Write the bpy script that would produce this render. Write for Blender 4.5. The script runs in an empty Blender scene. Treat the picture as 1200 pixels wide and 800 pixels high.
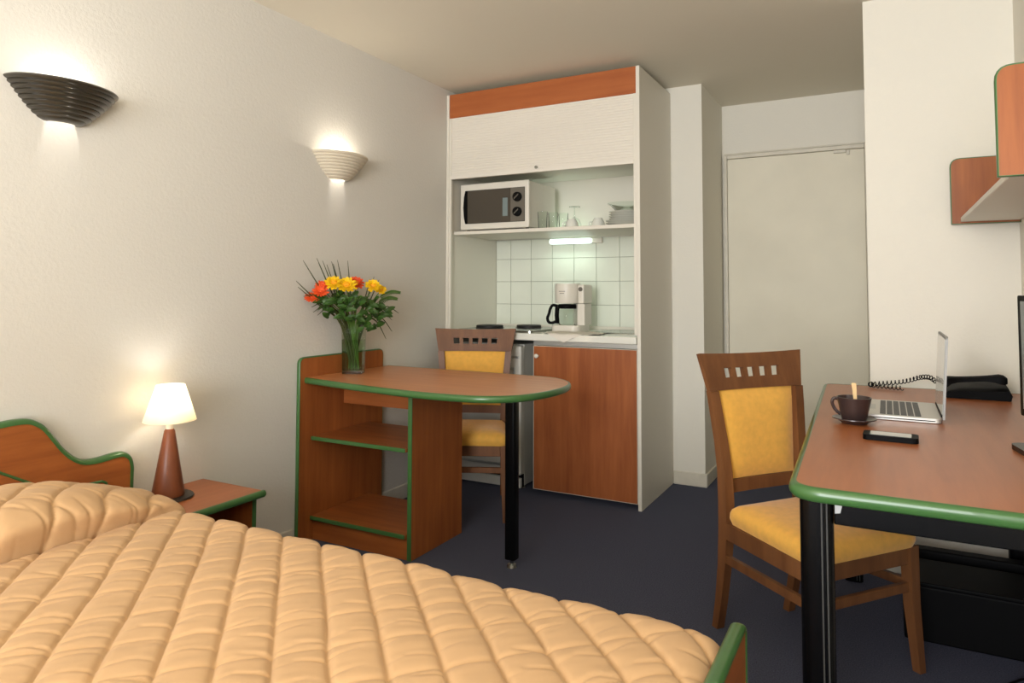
import bpy, bmesh, math, random
from mathutils import Vector, Matrix, noise
random.seed(7)
SC = bpy.context.scene
COL = SC.collection
PI = math.pi

# ------------------------------------------------------------------ camera
CAM = Vector((2.3685, -3.5347, 1.1435))
yaw, pitch, roll, FPX = 0.4945, 0.0467, 0.0022, 811.58
Fv = Vector((-math.sin(yaw)*math.cos(pitch), math.cos(yaw)*math.cos(pitch), math.sin(pitch)))
Rv = Vector((math.cos(yaw), math.sin(yaw), 0)); Uv = Rv.cross(Fv)
R2 = math.cos(roll)*Rv + math.sin(roll)*Uv; U2 = -math.sin(roll)*Rv + math.cos(roll)*Uv
cd = bpy.data.cameras.new('camera'); cam = bpy.data.objects.new('camera', cd); COL.objects.link(cam)
M = Matrix((R2, U2, -Fv)).transposed().to_4x4(); M.translation = CAM
cam.matrix_world = M
cd.sensor_width = 36; cd.lens = FPX/1200*36
cd.shift_y = -(400-302.8)/1200
cd.clip_start = 0.02
SC.camera = cam

# ------------------------------------------------------------------ world, light, exposure
SC.view_settings.view_transform = 'Standard'
SC.view_settings.look = 'None'
SC.view_settings.gamma = 1
SC.view_settings.use_curve_mapping = False
SC.view_settings.exposure = -0.06
SC.cycles.transparent_max_bounces = 32
w = bpy.data.worlds.new('daylight'); SC.world = w; w.use_nodes = True
w.node_tree.nodes['Background'].inputs[0].default_value = (0.80, 0.90, 1.0, 1)
w.node_tree.nodes['Background'].inputs[1].default_value = 1.6

def area(name, loc, direction, sx, sy, power, color):
    l = bpy.data.lights.new(name, 'AREA'); l.shape = 'RECTANGLE'; l.size = sx; l.size_y = sy
    l.energy = power; l.color = color
    o = bpy.data.objects.new(name, l); COL.objects.link(o); o.location = loc
    o.rotation_euler = Vector(direction).to_track_quat('-Z', 'Y').to_euler()
    return o
# daylight entering through the window behind the camera
area('window_daylight', (1.90, -6.24, 1.35), (-0.06, 1, 0.02), 1.7, 1.9, 148, (0.97, 0.98, 1.0))
# added fill light behind the camera, aimed up to brighten ceiling and far end
area('added_bounce_fill', (1.75, -4.0, 1.55), (0.05, 0.55, 1), 0.5, 0.5, 50, (1.0, 0.98, 0.95))

def point(name, loc, power, color, rad=0.02):
    l = bpy.data.lights.new(name, 'POINT'); l.energy = power; l.color = color; l.shadow_soft_size = rad
    o = bpy.data.objects.new(name, l); COL.objects.link(o); o.location = loc
    return o

# ------------------------------------------------------------------ materials
def lin(c):
    return tuple(((v/255)/12.92 if v/255 <= .04045 else ((v/255+.055)/1.055)**2.4) for v in c) + (1,)

def mat(name, rgb, rough=.5, metal=0, coat=0, spec=.5, bump=None, var=None, trans=0, ior=1.45, emit=None, estr=0, alpha=1, sheen=0):
    m = bpy.data.materials.new(name); m.use_nodes = True
    nt = m.node_tree; b = nt.nodes['Principled BSDF']
    c = lin(rgb)
    b.inputs['Base Color'].default_value = c
    b.inputs['Roughness'].default_value = rough
    b.inputs['Metallic'].default_value = metal
    b.inputs['Coat Weight'].default_value = coat
    b.inputs['Specular IOR Level'].default_value = spec
    b.inputs['Transmission Weight'].default_value = trans
    b.inputs['IOR'].default_value = ior
    b.inputs['Sheen Weight'].default_value = sheen
    if emit:
        b.inputs['Emission Color'].default_value = lin(emit); b.inputs['Emission Strength'].default_value = estr
    tc = nt.nodes.new('ShaderNodeTexCoord')
    if var:   # (scale, amount)  colour mottling
        n = nt.nodes.new('ShaderNodeTexNoise'); n.inputs['Scale'].default_value = var[0]; n.inputs['Detail'].default_value = 4
        nt.links.new(tc.outputs['Object'], n.inputs['Vector'])
        r = nt.nodes.new('ShaderNodeValToRGB')
        r.color_ramp.elements[0].position = .3; r.color_ramp.elements[1].position = .7
        r.color_ramp.elements[0].color = tuple(v*(1-var[1]) for v in c[:3])+(1,)
        r.color_ramp.elements[1].color = tuple(min(1, v*(1+var[1])) for v in c[:3])+(1,)
        nt.links.new(n.outputs['Fac'], r.inputs['Fac']); nt.links.new(r.outputs['Color'], b.inputs['Base Color'])
    if bump:  # (scale, strength, distance)
        n = nt.nodes.new('ShaderNodeTexNoise'); n.inputs['Scale'].default_value = bump[0]; n.inputs['Detail'].default_value = 5
        n.inputs['Roughness'].default_value = .6
        nt.links.new(tc.outputs['Object'], n.inputs['Vector'])
        bp = nt.nodes.new('ShaderNodeBump'); bp.inputs['Strength'].default_value = bump[1]; bp.inputs['Distance'].default_value = bump[2]
        nt.links.new(n.outputs['Fac'], bp.inputs['Height']); nt.links.new(bp.outputs['Normal'], b.inputs['Normal'])
    return m

def wood(name, c1, c2, axis, rough=.45, coat=.06, scale=1.0):
    """fine grained laminate or stained wood, the grain running along one axis"""
    m = bpy.data.materials.new(name); m.use_nodes = True
    nt = m.node_tree; b = nt.nodes['Principled BSDF']
    tc = nt.nodes.new('ShaderNodeTexCoord'); mp = nt.nodes.new('ShaderNodeMapping')
    s = [28*scale]*3; s['xyz'.index(axis)] = 2.2*scale
    mp.inputs['Scale'].default_value = s
    nt.links.new(tc.outputs['Object'], mp.inputs['Vector'])
    n = nt.nodes.new('ShaderNodeTexNoise'); n.inputs['Scale'].default_value = 1; n.inputs['Detail'].default_value = 6
    n.inputs['Roughness'].default_value = .6; n.inputs['Distortion'].default_value = .15
    nt.links.new(mp.outputs['Vector'], n.inputs['Vector'])
    n2 = nt.nodes.new('ShaderNodeTexNoise'); n2.inputs['Scale'].default_value = 3.5; n2.inputs['Detail'].default_value = 2
    nt.links.new(tc.outputs['Object'], n2.inputs['Vector'])
    mx = nt.nodes.new('ShaderNodeMath'); mx.operation = 'MULTIPLY_ADD'; mx.inputs[1].default_value = .7
    ml = nt.nodes.new('ShaderNodeMath'); ml.operation = 'MULTIPLY'; ml.inputs[1].default_value = .3
    nt.links.new(n.outputs['Fac'], mx.inputs[0]); nt.links.new(n2.outputs['Fac'], ml.inputs[0]); nt.links.new(ml.outputs[0], mx.inputs[2])
    r = nt.nodes.new('ShaderNodeValToRGB')
    r.color_ramp.elements[0].position = .34; r.color_ramp.elements[1].position = .66
    r.color_ramp.elements[0].color = lin(c1); r.color_ramp.elements[1].color = lin(c2)
    nt.links.new(mx.outputs[0], r.inputs['Fac']); nt.links.new(r.outputs['Color'], b.inputs['Base Color'])
    b.inputs['Roughness'].default_value = rough; b.inputs['Coat Weight'].default_value = coat; b.inputs['Coat Roughness'].default_value = .15
    b.inputs['Specular IOR Level'].default_value = .35
    return m

def glassmat(name, tint=(255, 255, 255), rough=.02):
    """thin clear glass that still lets light through"""
    m = bpy.data.materials.new(name); m.use_nodes = True
    nt = m.node_tree; nt.nodes.remove(nt.nodes['Principled BSDF'])
    out = nt.nodes['Material Output']
    t = nt.nodes.new('ShaderNodeBsdfTransparent'); t.inputs[0].default_value = lin(tint)
    g = nt.nodes.new('ShaderNodeBsdfGlossy'); g.inputs['Roughness'].default_value = rough
    f = nt.nodes.new('ShaderNodeLayerWeight'); f.inputs['Blend'].default_value = .12
    mx = nt.nodes.new('ShaderNodeMixShader')
    nt.links.new(f.outputs['Fresnel'], mx.inputs[0]); nt.links.new(t.outputs[0], mx.inputs[1]); nt.links.new(g.outputs[0], mx.inputs[2])
    nt.links.new(mx.outputs[0], out.inputs['Surface'])
    return m

CH1, CH2 = (134, 72, 32), (166, 96, 46)
m_wx = wood('cherry_laminate_x', CH1, CH2, 'x'); m_wy = wood('cherry_laminate_y', CH1, CH2, 'y'); m_wz = wood('cherry_laminate_z', CH1, CH2, 'z')
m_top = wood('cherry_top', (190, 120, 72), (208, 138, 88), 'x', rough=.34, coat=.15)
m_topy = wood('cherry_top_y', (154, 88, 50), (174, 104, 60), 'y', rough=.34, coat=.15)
m_door = wood('cherry_door', (138, 74, 38), (168, 98, 54), 'z', rough=.4)
m_head = wood('cherry_header', (158, 86, 46), (174, 100, 54), 'x', rough=.4)
m_chair = wood('stained_beech', (94, 57, 32), (126, 82, 48), 'z', rough=.5, coat=.04, scale=.8)
m_green = mat('green_edging', (62, 102, 54), rough=.3, coat=.3)
m_wall = mat('painted_roughcast', (211, 207, 198), rough=.9, bump=(75, .3, .005), spec=.2)
m_wallw = mat('painted_wall', (230, 226, 214), rough=.9, bump=(90, .3, .004), spec=.2)
m_ceil = mat('ceiling_paint', (224, 217, 200), rough=.95, bump=(60, .2, .003), spec=.1)
m_carpet = mat('navy_carpet', (74, 77, 96), rough=1, bump=(420, .7, .005), var=(240, .38), spec=.05, sheen=.05)
m_white = mat('white_laminate', (222, 217, 204), rough=.45)
m_trim = mat('white_gloss_trim', (214, 208, 192), rough=.4, var=(14, .06))
m_shut = mat('shutter_white', (224, 218, 206), rough=.5)
m_doorp = mat('beige_door_paint', (230, 224, 205), rough=.6, var=(2.5, .05))
m_tile = mat('glazed_tile', (224, 228, 214), rough=.15, coat=.3, var=(6, .03))
m_grout = mat('grout', (150, 152, 140), rough=.9)
m_alu = mat('brushed_aluminium', (176, 178, 176), rough=.35, metal=.8)
m_steel = mat('stainless_steel', (170, 172, 166), rough=.22, metal=1)
m_black = mat('black_plastic', (7, 7, 8), rough=.55, spec=.12)
m_blackm = mat('black_gloss_metal', (7, 7, 8), rough=.25, coat=0, spec=.25)
m_iron = mat('cast_iron', (28, 27, 26), rough=.55)
m_wpl = mat('white_plastic', (222, 217, 205), rough=.35)
m_gpl = mat('grey_plastic', (104, 98, 88), rough=.4)
m_dgr = mat('dark_grey_plastic', (62, 62, 60), rough=.35)
m_mwg = mat('microwave_window', (70, 64, 55), rough=.18, coat=.5)
m_fridge = mat('fridge_enamel', (206, 204, 196), rough=.3)
m_quilt = mat('peach_quilt', (198, 160, 118), rough=.9, sheen=.1, var=(5, .04), bump=(260, .15, .001), spec=.15)
m_matt = mat('mattress_ticking', (225, 220, 208), rough=.9)
m_yel = mat('yellow_upholstery', (228, 170, 70), rough=.75, var=(45, .07), sheen=.3, bump=(300, .2, .001))
m_sblk = mat('sconce_black', (50, 45, 36), rough=.28, coat=.5)
m_swht = mat('sconce_white', (214, 204, 184), rough=.5)
m_glass = glassmat('clear_glass', (246, 250, 247))
m_vase = glassmat('vase_glass', (240, 247, 240))
m_water = glassmat('water', (228, 238, 220), .0)
m_china = mat('white_china', (226, 226, 216), rough=.2, coat=.4)
m_stem = mat('flower_stem', (86, 120, 44), rough=.6)
m_leaf = mat('dark_leaf', (52, 84, 28), rough=.5, var=(30, .3))
m_fern = mat('fern_leaf', (66, 100, 36), rough=.6)
m_blade = mat('dry_blade', (62, 68, 30), rough=.6)
m_ypet = mat('yellow_petal', (244, 200, 20), rough=.6)
m_ypet2 = mat('golden_petal', (238, 160, 20), rough=.6)
m_opet = mat('orange_petal', (226, 82, 32), rough=.6)
m_cup = mat('aubergine_stoneware', (58, 44, 42), rough=.3, coat=.3)
m_stick = mat('birch_stirrer', (222, 190, 140), rough=.7)
m_coffee = mat('coffee', (30, 14, 8), rough=.1)
m_lsil = mat('laptop_silver', (196, 194, 188), rough=.35, metal=.6)
m_key = mat('laptop_keys', (70, 72, 72), rough=.5)
m_lscr = mat('laptop_screen_glass', (120, 126, 124), rough=.12, coat=.6)
m_lid = mat('laptop_lid_silver', (150, 150, 148), rough=.5, metal=.3)
m_lscr2 = mat('screen_painted_reflection', (172, 176, 172), rough=.15, coat=.4)  # pale base colour stands for the wall reflected in the laptop screen
m_scr = mat('phone_screen', (150, 156, 150), rough=.08, coat=.8)
m_cone = wood('lamp_wood', (106, 56, 34), (130, 74, 46), 'z', rough=.35)
m_slate = mat('dark_slate_base', (52, 46, 40), rough=.4)
m_linen = mat('white_cotton', (226, 220, 208), rough=.9)
m_tube = mat('lit_tube', (240, 255, 248), emit=(225, 255, 240), estr=1.7)
m_bulb = mat('lit_bulb', (255, 240, 210), emit=(255, 226, 170), estr=9)
m_shade = bpy.data.materials.new('lamp_shade_fabric'); m_shade.use_nodes = True
nt = m_shade.node_tree; b = nt.nodes['Principled BSDF']; b.inputs['Base Color'].default_value = lin((250, 240, 218)); b.inputs['Roughness'].default_value = .9
tr = nt.nodes.new('ShaderNodeBsdfTranslucent'); tr.inputs[0].default_value = lin((255, 248, 232))
mx = nt.nodes.new('ShaderNodeMixShader'); mx.inputs[0].default_value = .6
nt.links.new(b.outputs[0], mx.inputs[1]); nt.links.new(tr.outputs[0], mx.inputs[2]); nt.links.new(mx.outputs[0], nt.nodes['Material Output'].inputs['Surface'])

# ------------------------------------------------------------------ builders
BASE = {}
def wloc(o):
    return BASE.get(o.name, Vector((0, 0, 0)))
def thing(name, label, cat, loc=(0, 0, 0), group=None):
    o = bpy.data.objects.new(name, None); COL.objects.link(o); o.location = loc; o.empty_display_size = .05
    o['label'] = label; o['category'] = cat
    if group: o['group'] = group
    BASE[o.name] = Vector(loc)
    return o
def tag(o, label, cat, group=None):
    o['label'] = label; o['category'] = cat
    if group: o['group'] = group
    return o
def obj(name, bm, m, parent=None, label=None, smooth=False, origin=None):
    """links a bmesh given in room coordinates as one object; its own coordinates start at its thing's base"""
    base = wloc(parent) if parent else (Vector(origin) if origin else Vector((0, 0, 0)))
    if base.length: bmesh.ops.translate(bm, verts=bm.verts, vec=-base)
    bmesh.ops.recalc_face_normals(bm, faces=bm.faces)
    me = bpy.data.meshes.new(name); bm.to_mesh(me); bm.free()
    if smooth:
        for p in me.polygons: p.use_smooth = True
        try:
            me.set_sharp_from_angle(angle=math.radians(40))
        except Exception: pass
    me.materials.append(m)
    o = bpy.data.objects.new(name, me); COL.objects.link(o)
    if parent: o.parent = parent; BASE[o.name] = base
    else: o.location = base; BASE[o.name] = base
    if label: o['label'] = label
    return o
def struct(name, bm, m, parent=None):
    o = obj(name, bm, m, parent)
    if not parent: o['kind'] = 'structure'
    return o
def B(): return bmesh.new()
def solid(bm, t):
    bm.normal_update(); bmesh.ops.solidify(bm, geom=bm.faces[:], thickness=t)
    return bm
def box(bm, x0, x1, y0, y1, z0, z1, bev=0, seg=2):
    vs = [bm.verts.new((x, y, z)) for z in (z0, z1) for x, y in ((x0, y0), (x1, y0), (x1, y1), (x0, y1))]
    fs = [bm.faces.new([vs[i] for i in f]) for f in ((3, 2, 1, 0), (4, 5, 6, 7), (0, 1, 5, 4), (1, 2, 6, 5), (2, 3, 7, 6), (3, 0, 4, 7))]
    if bev > 0:
        es = list({e for f in fs for e in f.edges})
        bmesh.ops.bevel(bm, geom=es, offset=bev, segments=seg, profile=.5, affect='EDGES')
    return bm
def loft(bm, rings, cap=True, closed=True):
    vr = [[bm.verts.new(p) for p in r] for r in rings]
    n = len(rings[0])
    for a, b_ in zip(vr, vr[1:]):
        for i in range(n if closed else n-1):
            bm.faces.new((a[i], a[(i+1) % n], b_[(i+1) % n], b_[i]))
    if cap:
        bm.faces.new(vr[0][::-1]); bm.faces.new(vr[-1])
    return bm
def bar(bm, pts, sx, sy, up='z'):
    """square section along a path; sx, sy numbers or lists (half sizes)"""
    rings = []
    for i, p in enumerate(pts):
        a = sx[i] if isinstance(sx, (list, tuple)) else sx
        b_ = sy[i] if isinstance(sy, (list, tuple)) else sy
        if up == 'z': rings.append([(p[0]+u*a, p[1]+v*b_, p[2]) for u, v in ((-1, -1), (1, -1), (1, 1), (-1, 1))])
        elif up == 'x': rings.append([(p[0], p[1]+u*a, p[2]+v*b_) for u, v in ((-1, -1), (1, -1), (1, 1), (-1, 1))])
        else: rings.append([(p[0]+u*a, p[1], p[2]+v*b_) for u, v in ((-1, -1), (1, -1), (1, 1), (-1, 1))])
    return loft(bm, rings)
def softbevel(bm, off=.003, seg=2, ang=30):
    es = [e for e in bm.edges if len(e.link_faces) == 2 and e.calc_face_angle(0) > math.radians(ang)]
    bmesh.ops.bevel(bm, geom=es, offset=off, segments=seg, profile=.5, affect='EDGES')
    return bm
def lathe(bm, prof, cx=0, cy=0, n=32, a0=0, a1=2*PI, ex=1, ey=1):
    full = abs(a1-a0-2*PI) < 1e-6
    k = n if full else n+1
    rings = []
    for r, z in prof:
        rings.append([bm.verts.new((cx+ex*r*math.cos(a0+(a1-a0)*i/n), cy+ey*r*math.sin(a0+(a1-a0)*i/n), z)) for i in range(k)])
    for a, b_ in zip(rings, rings[1:]):
        for i in range(n):
            j = (i+1) % k
            bm.faces.new((a[i], a[j], b_[j], b_[i]))
    bmesh.ops.remove_doubles(bm, verts=bm.verts, dist=1e-5)
    return bm
def tube(bm, pts, r, n=8, cap=True):
    pts = [Vector(p) for p in pts]; rings = []
    prev = None
    for i, p in enumerate(pts):
        t = (pts[min(i+1, len(pts)-1)]-pts[max(i-1, 0)]).normalized()
        if prev is None:
            a = t.orthogonal().normalized()
        else:
            a = (prev - t*prev.dot(t)).normalized()
        prev = a; b_ = t.cross(a)
        rr = r[i] if isinstance(r, (list, tuple)) else r
        rings.append([p + (a*math.cos(2*PI*k/n) + b_*math.sin(2*PI*k/n))*rr for k in range(n)])
    return loft(bm, rings, cap)
def prism(bm, outl, f, w0, w1):
    """outline (u,v) extruded from w0 to w1, f maps (u,v,w) to room coordinates"""
    return loft(bm, [[f(u, v, w0) for u, v in outl], [f(u, v, w1) for u, v in outl]])
def band(bm, outl, f, w0, w1, bulge, inner=.002, closed=True, seg=6):
    """rounded edging strip following an outline"""
    n = len(outl); area_ = sum(outl[i][0]*outl[(i+1) % n][1]-outl[(i+1) % n][0]*outl[i][1] for i in range(n)) if closed else 1
    s = 1 if area_ > 0 else -1
    rings = []
    for i, (u, v) in enumerate(outl):
        p = outl[(i-1) % n] if closed or i > 0 else outl[i]; q = outl[(i+1) % n] if closed or i < n-1 else outl[i]
        dx, dy = q[0]-p[0], q[1]-p[1]; l = math.hypot(dx, dy) or 1
        nx, ny = s*dy/l, -s*dx/l
        ring = []
        h = (w1-w0)/2; c = (w0+w1)/2
        for k in range(seg+1):
            a = -PI/2+PI*k/seg
            o_ = bulge*math.cos(a)
            ring.append(f(u+nx*o_, v+ny*o_, c+h*math.sin(a)))
        ring.append(f(u-nx*inner, v-ny*inner, w1)); ring.append(f(u-nx*inner, v-ny*inner, w0))
        rings.append(ring)
    if closed: rings.append(rings[0])
    loft(bm, rings, cap=not closed)
    bmesh.ops.remove_doubles(bm, verts=bm.verts, dist=1e-5)
    return bm
def smooth_outline(pts, closed=True, k=6):
    """Catmull-Rom through points"""
    n = len(pts); out = []
    rng = range(n if closed else n-1)
    for i in rng:
        if closed: p0, p1, p2, p3 = pts[(i-1) % n], pts[i], pts[(i+1) % n], pts[(i+2) % n]
        else: p0, p1, p2, p3 = pts[max(i-1, 0)], pts[i], pts[i+1], pts[min(i+2, n-1)]
        for j in range(k):
            t = j/k
            out.append(tuple(.5*((2*b)+(c-a)*t+(2*a-5*b+4*c-d)*t*t+(3*b-a-3*c+d)*t**3) for a, b, c, d in zip(p0, p1, p2, p3)))
    if not closed: out.append(tuple(pts[-1]))
    return out
def rounded(pts, r, k=5):
    """polygon with rounded corners; r a number or one per corner"""
    out = []; n = len(pts)
    for i, p in enumerate(pts):
        rr = r[i] if isinstance(r, (list, tuple)) else r
        P = Vector(p); A = Vector(pts[(i-1) % n]); C_ = Vector(pts[(i+1) % n])
        if rr <= 0: out.append(tuple(p)); continue
        u = (A-P).normalized(); v = (C_-P).normalized()
        half = u.angle(v)/2; d = min(rr/math.tan(half), (A-P).length*.49, (C_-P).length*.49)
        s, e = P+u*d, P+v*d
        for j in range(k+1):
            t = j/k; out.append(tuple((1-t)**2*s + 2*t*(1-t)*P + t*t*e))
    return out
XY = lambda u, v, w_: (u, v, w_)
XZ = lambda u, v, w_: (u, w_, v)
YZ = lambda u, v, w_: (w_, u, v)
def dup(root, loc, rotz, label, group=None):
    r = root.copy(); COL.objects.link(r); r.location = loc; r.rotation_euler = (0, 0, rotz); r['label'] = label
    if group: r['group'] = group
    for ch in list(root.children):
        c = ch.copy(); COL.objects.link(c); c.parent = r
        for g in ch.children:
            d = g.copy(); COL.objects.link(d); d.parent = c
    return r

# ------------------------------------------------------------------ the room
HC = 2.386; XR = 2.83; YN = -6.35; YB = 1.2
struct('floor', box(B(), -.1, 2.95, YN-.1, YB+.1, -.08, 0), m_carpet)
struct('ceiling', box(B(), -.1, 2.95, YN-.1, YB+.1, HC, HC+.08), m_ceil)
struct('wall_left', box(B(), -.1, 0, YN-.1, YB+.1, 0, HC), m_wall)
struct('wall_right', box(B(), XR, XR+.1, YN-.1, -.25, 0, HC), m_wallw)
struct('wall_partition', box(B(), 2.305, 2.95, -.25, YB+.1, 0, HC), m_wallw)
struct('wall_back', box(B(), 1.42, 2.305, YB, YB+.1, 0, HC), m_wallw)
struct('wall_corner', box(B(), 0, 1.42, .612, YB+.1, 0, HC), m_wallw)
bm = B()
wx0, wx1, wz0, wz1 = 1.0, 2.7, .40, 2.3
box(bm, -.1, wx0, YN-.1, YN, 0, HC); box(bm, wx1, 2.95, YN-.1, YN, 0, HC)
box(bm, wx0, wx1, YN-.1, YN, 0, wz0); box(bm, wx0, wx1, YN-.1, YN, wz1, HC)
struct('wall_near', bm, m_wallw)
bm = B()
for a, b_ in ((wx0, wx0+.05), (wx1-.05, wx1), (1.82, 1.88)): box(bm, a, b_, YN-.06, YN-.01, wz0, wz1)
box(bm, wx0, wx1, YN-.06, YN-.01, wz0, wz0+.05); box(bm, wx0, wx1, YN-.06, YN-.01, wz1-.05, wz1)
struct('window_1', bm, m_trim)
# skirting boards
bh = .078
def skirt(name, *bs):
    bm = B()
    for b_ in bs: box(bm, *b_, 0, bh, .004, 1)
    struct(name, bm, m_trim)
skirt('baseboard_left', (0, .012, YN, -1.22), (0, .012, -.60, -.003))
skirt('baseboard_corner', (1.234, 1.432, .600, .612), (1.42, 1.432, .612, YB))
skirt('baseboard_partition', (2.305, XR, -.262, -.25), (2.293, 2.305, -.262, YB))
skirt('baseboard_right', (XR-.012, XR, YN, -.262))
# entrance door in its frame
d = obj('door_1', box(B(), 1.457, 2.270, 1.172, YB, .004, 2.018, .002, 1), m_doorp); d['kind'] = 'structure'
bm = B()
box(bm, 1.434, 1.456, 1.160, YB, 0, 2.045, .004); box(bm, 2.271, 2.293, 1.160, YB, 0, 2.045, .004)
box(bm, 1.456, 2.271, 1.160, YB, 2.020, 2.045, .004)
obj('door_frame', bm, m_trim, d)
bm = B(); box(bm, 2.10, 2.17, 1.150, 1.172, 1.998, 2.016, .003); box(bm, 2.172, 2.19, 1.156, 1.172, 1.985, 2.012, .002)
obj('door_closer', bm, m_trim, d)
# thin moulding above the door, along the back wall
struct('trim_1', box(B(), 1.432, 2.293, 1.192, YB, 2.052, 2.062, .002, 1), m_trim)

# ------------------------------------------------------------------ kitchenette
KW, KD = 1.232, .609
HP = 2.35
k = thing('kitchenette_cabinet', 'tall white built-in kitchenette surround with roller shutter and cherry wood header', 'cabinet', (0.6, .3, 0))
obj('side_panel', box(B(), 1.212, KW, 0, KD, 0, HP, .0015, 1), m_white, k)
obj('side_panel', box(B(), 0.002, .020, 0, KD, 0, HP, .0015, 1), m_white, k)
obj('header_panel', box(B(), .021, 1.211, .004, .022, 2.203, HP, .001, 1), m_head, k, 'cherry wood header board')
obj('top_panel', box(B(), .021, 1.211, .023, KD, 2.33, HP), m_white, k)
obj('back_panel', box(B(), .021, 1.211, .597, KD, 1.53, 2.33), m_white, k)
# roller shutter, ribbed face
bm = B(); z = 1.846; pr = []
while z < 2.200:
    pr += [(.0100, z), (.0075, z+.002), (.0075, z+.013), (.0100, z+.0146)]; z += .0150
loft(bm, [[(x, y, zz) for y, zz in pr]+[(x, .02, pr[-1][1]), (x, .02, pr[0][1])] for x in (.036, 1.196)])
sh = obj('roller_shutter', bm, m_shut, k, 'white ribbed roller shutter pulled halfway up')
obj('pull_rail', box(B(), .034, 1.198, .000, .022, 1.824, 1.846, .003), m_shut, sh)
bm = B(); tube(bm, [(.618, -.004, 1.852), (.618, .010, 1.852)], .009, 16); obj('lock', bm, m_steel, sh)
for x0 in (.0205, 1.1965): obj('shutter_track', box(B(), x0, x0+.015, .003, .022, .91, 2.203, .001, 1), m_white, k)
bm = B(); box(bm, .036, 1.196, .10, .118, 1.862, 2.2); box(bm, .021, 1.211, .118, .596, 1.862, 1.875)
obj('shutter_housing', bm, m_white, k)
obj('shelf', box(B(), .021, 1.211, .055, .520, 1.487, 1.508, .002, 1), m_white, k)
# tiled splashback
bm = B(); box(bm, .021, 1.211, .600, .609, .903, 1.486)
sp = obj('splashback', bm, m_grout, k)
bm = B()
xs = [.021]+[.133+.1548*i for i in range(8)]; xs[-1] = 1.211
zs = [.905, 1.055, 1.206, 1.357, 1.486]
for i in range(len(xs)-1):
    for j in range(4):
        a, b_ = xs[i]+.0012, xs[i+1]-.0012
        if b_-a > .02: box(bm, a, b_, .594, .602, zs[j]+.0012, zs[j+1]-.0012, .0012, 1)
obj('tiling', bm, m_tile, sp, 'square white glazed tiles')
# worktop
kt = thing('worktop', 'white postformed kitchen worktop under the coffee maker', 'worktop', (.6, .3, .86))
bm = B(); box(bm, .0210, 1.2105, -.012, .5935, .862, .902, .006, 3); obj('slab', bm, m_china, kt)
obj('edge_strip', box(B(), .601, 1.2105, .006, .02, .838, .8615), m_alu, kt, 'aluminium strip under the worktop edge')
bm = B(); box(bm, .0215, 1.2105, .582, .5935, .9022, .922, .003); obj('upstand', bm, m_wpl, kt)
# sink
s_ = thing('sink', 'stainless steel sink set into the right end of the worktop', 'sink', (1.03, .33, .902))
bm = B(); prism(bm, rounded([(.86, .20), (1.20, .20), (1.20, .56), (.86, .56)], .03), XY, .9025, .9065); obj('rim', softbevel(bm, .0015, 1), m_steel, s_)
bm = B(); lathe(bm, [(.0, .9068), (.13, .9068), (.14, .9085), (.146, .9068)], 1.03, .36, 32); obj('bowl', bm, m_steel, s_, smooth=True)
# hob
h = thing('electric_hob', 'stainless two-plate electric hob on the left end of the worktop', 'hob', (.28, .3, .902))
bm = B(); prism(bm, rounded([(.05, .06), (.56, .06), (.56, .55), (.05, .55)], .03), XY, .9025, .9115); obj('hob_tray', softbevel(bm, .002, 2), m_steel, h)
for cx, cy, rr in ((.17, .25, .085), (.38, .38, .078)):
    bm = B(); lathe(bm, [(.0, .9295), (rr*.3, .9295), (rr*.32, .928), (rr*.4, .9295), (rr-.004, .9295), (rr, .926), (rr, .914), (rr+.008, .912), (0, .912)], cx, cy, 40)
    obj('hotplate', bm, m_iron, h, 'black cast iron hotplate', smooth=True)
# base cabinet under the worktop
c = thing('base_cabinet', 'low kitchen cupboard with cherry wood door beneath the worktop', 'cabinet', (.9, .3, 0))
bm = B(); box(bm, .6005, .617, .020, .58, .035, .836); box(bm, 1.194, 1.2105, .020, .58, .035, .836); box(bm, .617, 1.194, .020, .58, .035, .05); box(bm, .617, 1.194, .56, .58, .05, .836)
obj('carcass', bm, m_white, c)
obj('plinth', box(B(), .62, 1.19, .30, .32, 0, .0345), m_black, c, 'black recessed plinth')
dr = obj('door', box(B(), .604, 1.2085, .000, .0185, .036, .832, .0015, 1), m_door, c, 'cherry wood cupboard door')
bm = B()
box(bm, .6015, .6040, -.0005, .0188, .034, .8345); box(bm, 1.2085, 1.2105, -.0005, .0188, .034, .8345); box(bm, .6040, 1.2085, -.0005, .0188, .034, .036); box(bm, .6040, 1.2085, -.0005, .0188, .832, .8345)
obj('door_edging', bm, m_trim, dr, 'pale edging round the door')
bm = B(); tube(bm, [(.630, .001, .778), (.630, -.012, .778), (.630, -.016, .778), (.630, -.024, .778), (.630, -.028, .778)], [.006, .006, .011, .012, .007], 18)
obj('knob', bm, m_wpl, dr, 'white round knob', smooth=True)
# fridge
f = thing('fridge', 'small white fridge under the worktop behind the chair and beside the base cabinet', 'fridge', (.3, .3, 0))
obj('body', box(B(), .055, .500, .085, .58, .015, .832, .006), m_fridge, f)
bm = B(); box(bm, .050, .505, .030, .083, .085, .825, .010, 3)
fd = obj('door', bm, m_fridge, f)
bm = B()
X0, X1, Z0, Z1 = .085, .468, .13, .70
for a in ((X0, X1, Z1-.014, Z1), (X0, X1, Z0, Z0+.014), (X0, X0+.014, Z0+.014, Z1-.014), (X1-.014, X1, Z0+.014, Z1-.014)):
    box(bm, a[0], a[1], .024, .031, a[2], a[3], .003)
obj('door_moulding', bm, m_alu, fd, 'thin raised frame on the fridge door')
obj('door_handle', box(B(), .060, .495, .020, .031, .755, .768, .004), m_alu, fd)
kp = obj('kick_panel', box(B(), .055, .500, .038, .060, .012, .066, .003), m_fridge, f)
obj('vent_slot', box(B(), .056, .499, .062, .084, .012, .084), m_black, f)
bm = B()
bm.free()
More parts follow.
